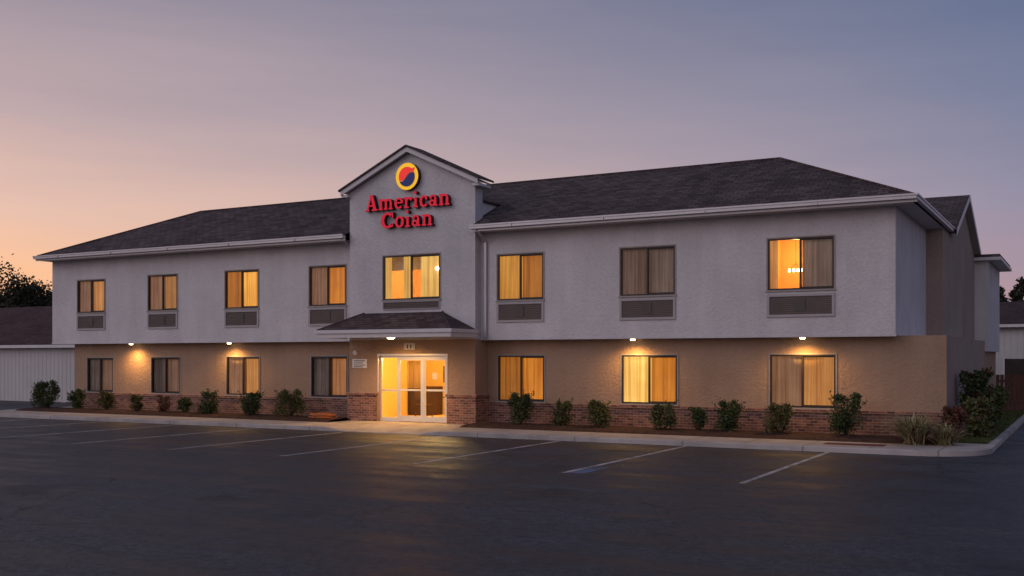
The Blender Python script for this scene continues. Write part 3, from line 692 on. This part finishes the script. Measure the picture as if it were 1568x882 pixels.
for k in range(7):
    r=.42-.035*(k%4); z=.09+.022*k; cxx=-22.7+rnd.uniform(-.05,.05); cyy=27.9+rnd.uniform(-.04,.04); pts=[(cxx+r*1.2*math.cos(2*math.pi*i/24),cyy+r*.8*math.sin(2*math.pi*i/24),z+.01*math.sin(i)) for i in range(25)]
    for i in range(24): hb.tube(pts[i],pts[i+1],.014,.014,6,0,False)
hb.obj('coiled_hose',[hm])

# ------------------------------------------------------------ world
w=bpy.data.worlds.new('World'); scene.world=w; w.use_nodes=True; nt=w.node_tree; nt.nodes.clear()
out=nt.nodes.new('ShaderNodeOutputWorld')
tc=nt.nodes.new('ShaderNodeTexCoord'); nrm=nt.nodes.new('ShaderNodeVectorMath'); nrm.operation='NORMALIZE'; nt.links.new(tc.outputs['Generated'],nrm.inputs[0])
sp=nt.nodes.new('ShaderNodeSeparateXYZ'); nt.links.new(nrm.outputs[0],sp.inputs[0])
dt=nt.nodes.new('ShaderNodeVectorMath'); dt.operation='DOT_PRODUCT'; nt.links.new(nrm.outputs[0],dt.inputs[0]); dt.inputs[1].default_value=(-.954,.30,0)
z=mathn(nt,'MAXIMUM',sp.outputs[2],0)
mp=nt.nodes.new('ShaderNodeMapping'); mp.inputs['Scale'].default_value=(1,1,9); mp.inputs['Rotation'].default_value=(0,R(12),0); nt.links.new(nrm.outputs[0],mp.inputs[0])
cl=noise(nt,mp.outputs[0],2.4,7,.6)
zz=mathn(nt,'ADD',z,mathn(nt,'MULTIPLY',mathn(nt,'SUBTRACT',cl,.5),.085))
warmr=ramp(nt,zz,[(0,(.90,.42,.20)),(.07,(.90,.51,.32)),(.13,(.76,.50,.42)),(.22,(.51,.38,.40)),(.32,(.31,.265,.33)),(1,(.14,.16,.26))])
coolr=ramp(nt,zz,[(0,(.40,.26,.31)),(.06,(.38,.27,.35)),(.14,(.26,.25,.37)),(.23,(.165,.195,.32)),(.32,(.11,.15,.275)),(1,(.11,.15,.27))])
backr=ramp(nt,zz,[(0,(.54,.43,.46)),(.15,(.68,.56,.60)),(.45,(.52,.48,.59)),(1,(.14,.17,.28))])
c=mixc(nt,ramp(nt,dt.outputs['Value'],[(.30,0),(.62,.42),(.96,1)]),coolr,warmr)
dy=nt.nodes.new('ShaderNodeVectorMath'); dy.operation='DOT_PRODUCT'; nt.links.new(nrm.outputs[0],dy.inputs[0]); dy.inputs[1].default_value=(-.35,-.94,0)
c=mixc(nt,ramp(nt,dy.outputs['Value'],[(0.0,0),(.5,1)]),c,backr)
c=mixc(nt,ramp(nt,sp.outputs[2],[(0,0),(.001,1)]),(.05,.05,.05),c)
bg=nt.nodes.new('ShaderNodeBackground'); nt.links.new(c,bg.inputs[0]); bg.inputs[1].default_value=.97
sky=nt.nodes.new('ShaderNodeTexSky'); sky.sky_type='NISHITA'; sky.sun_disc=False; sky.sun_elevation=R(1.0); sky.sun_rotation=math.atan2(-.954,.30)
bg2=nt.nodes.new('ShaderNodeBackground'); nt.links.new(sky.outputs[0],bg2.inputs[0]); bg2.inputs[1].default_value=.02
ad=nt.nodes.new('ShaderNodeAddShader'); nt.links.new(bg.outputs[0],ad.inputs[0]); nt.links.new(bg2.outputs[0],ad.inputs[1]); nt.links.new(ad.outputs[0],out.inputs[0])
l=bpy.data.lights.new('facade_fill','SUN'); l.energy=.35; l.angle=R(40); l.color=(1.0,.89,.93)  # added soft fill from behind the camera to brighten the facade
o=bpy.data.objects.new('facade_fill',l); scene.collection.objects.link(o)
d=Vector((.45,.75,-.45)); o.rotation_euler=d.to_track_quat('-Z','Y').to_euler()

# ------------------------------------------------------------ camera
cam=bpy.data.cameras.new('camera'); co=bpy.data.objects.new('camera',cam); scene.collection.objects.link(co)
co.location=(0,0,2.1); co.rotation_euler=(R(90),0,R(28.88)); cam.lens=36.87; cam.sensor_width=36; cam.shift_y=.0682; cam.clip_end=4000; cam.clip_start=.1
scene.camera=co
scene.view_settings.view_transform='Standard'; scene.view_settings.look='None'; scene.view_settings.exposure=0
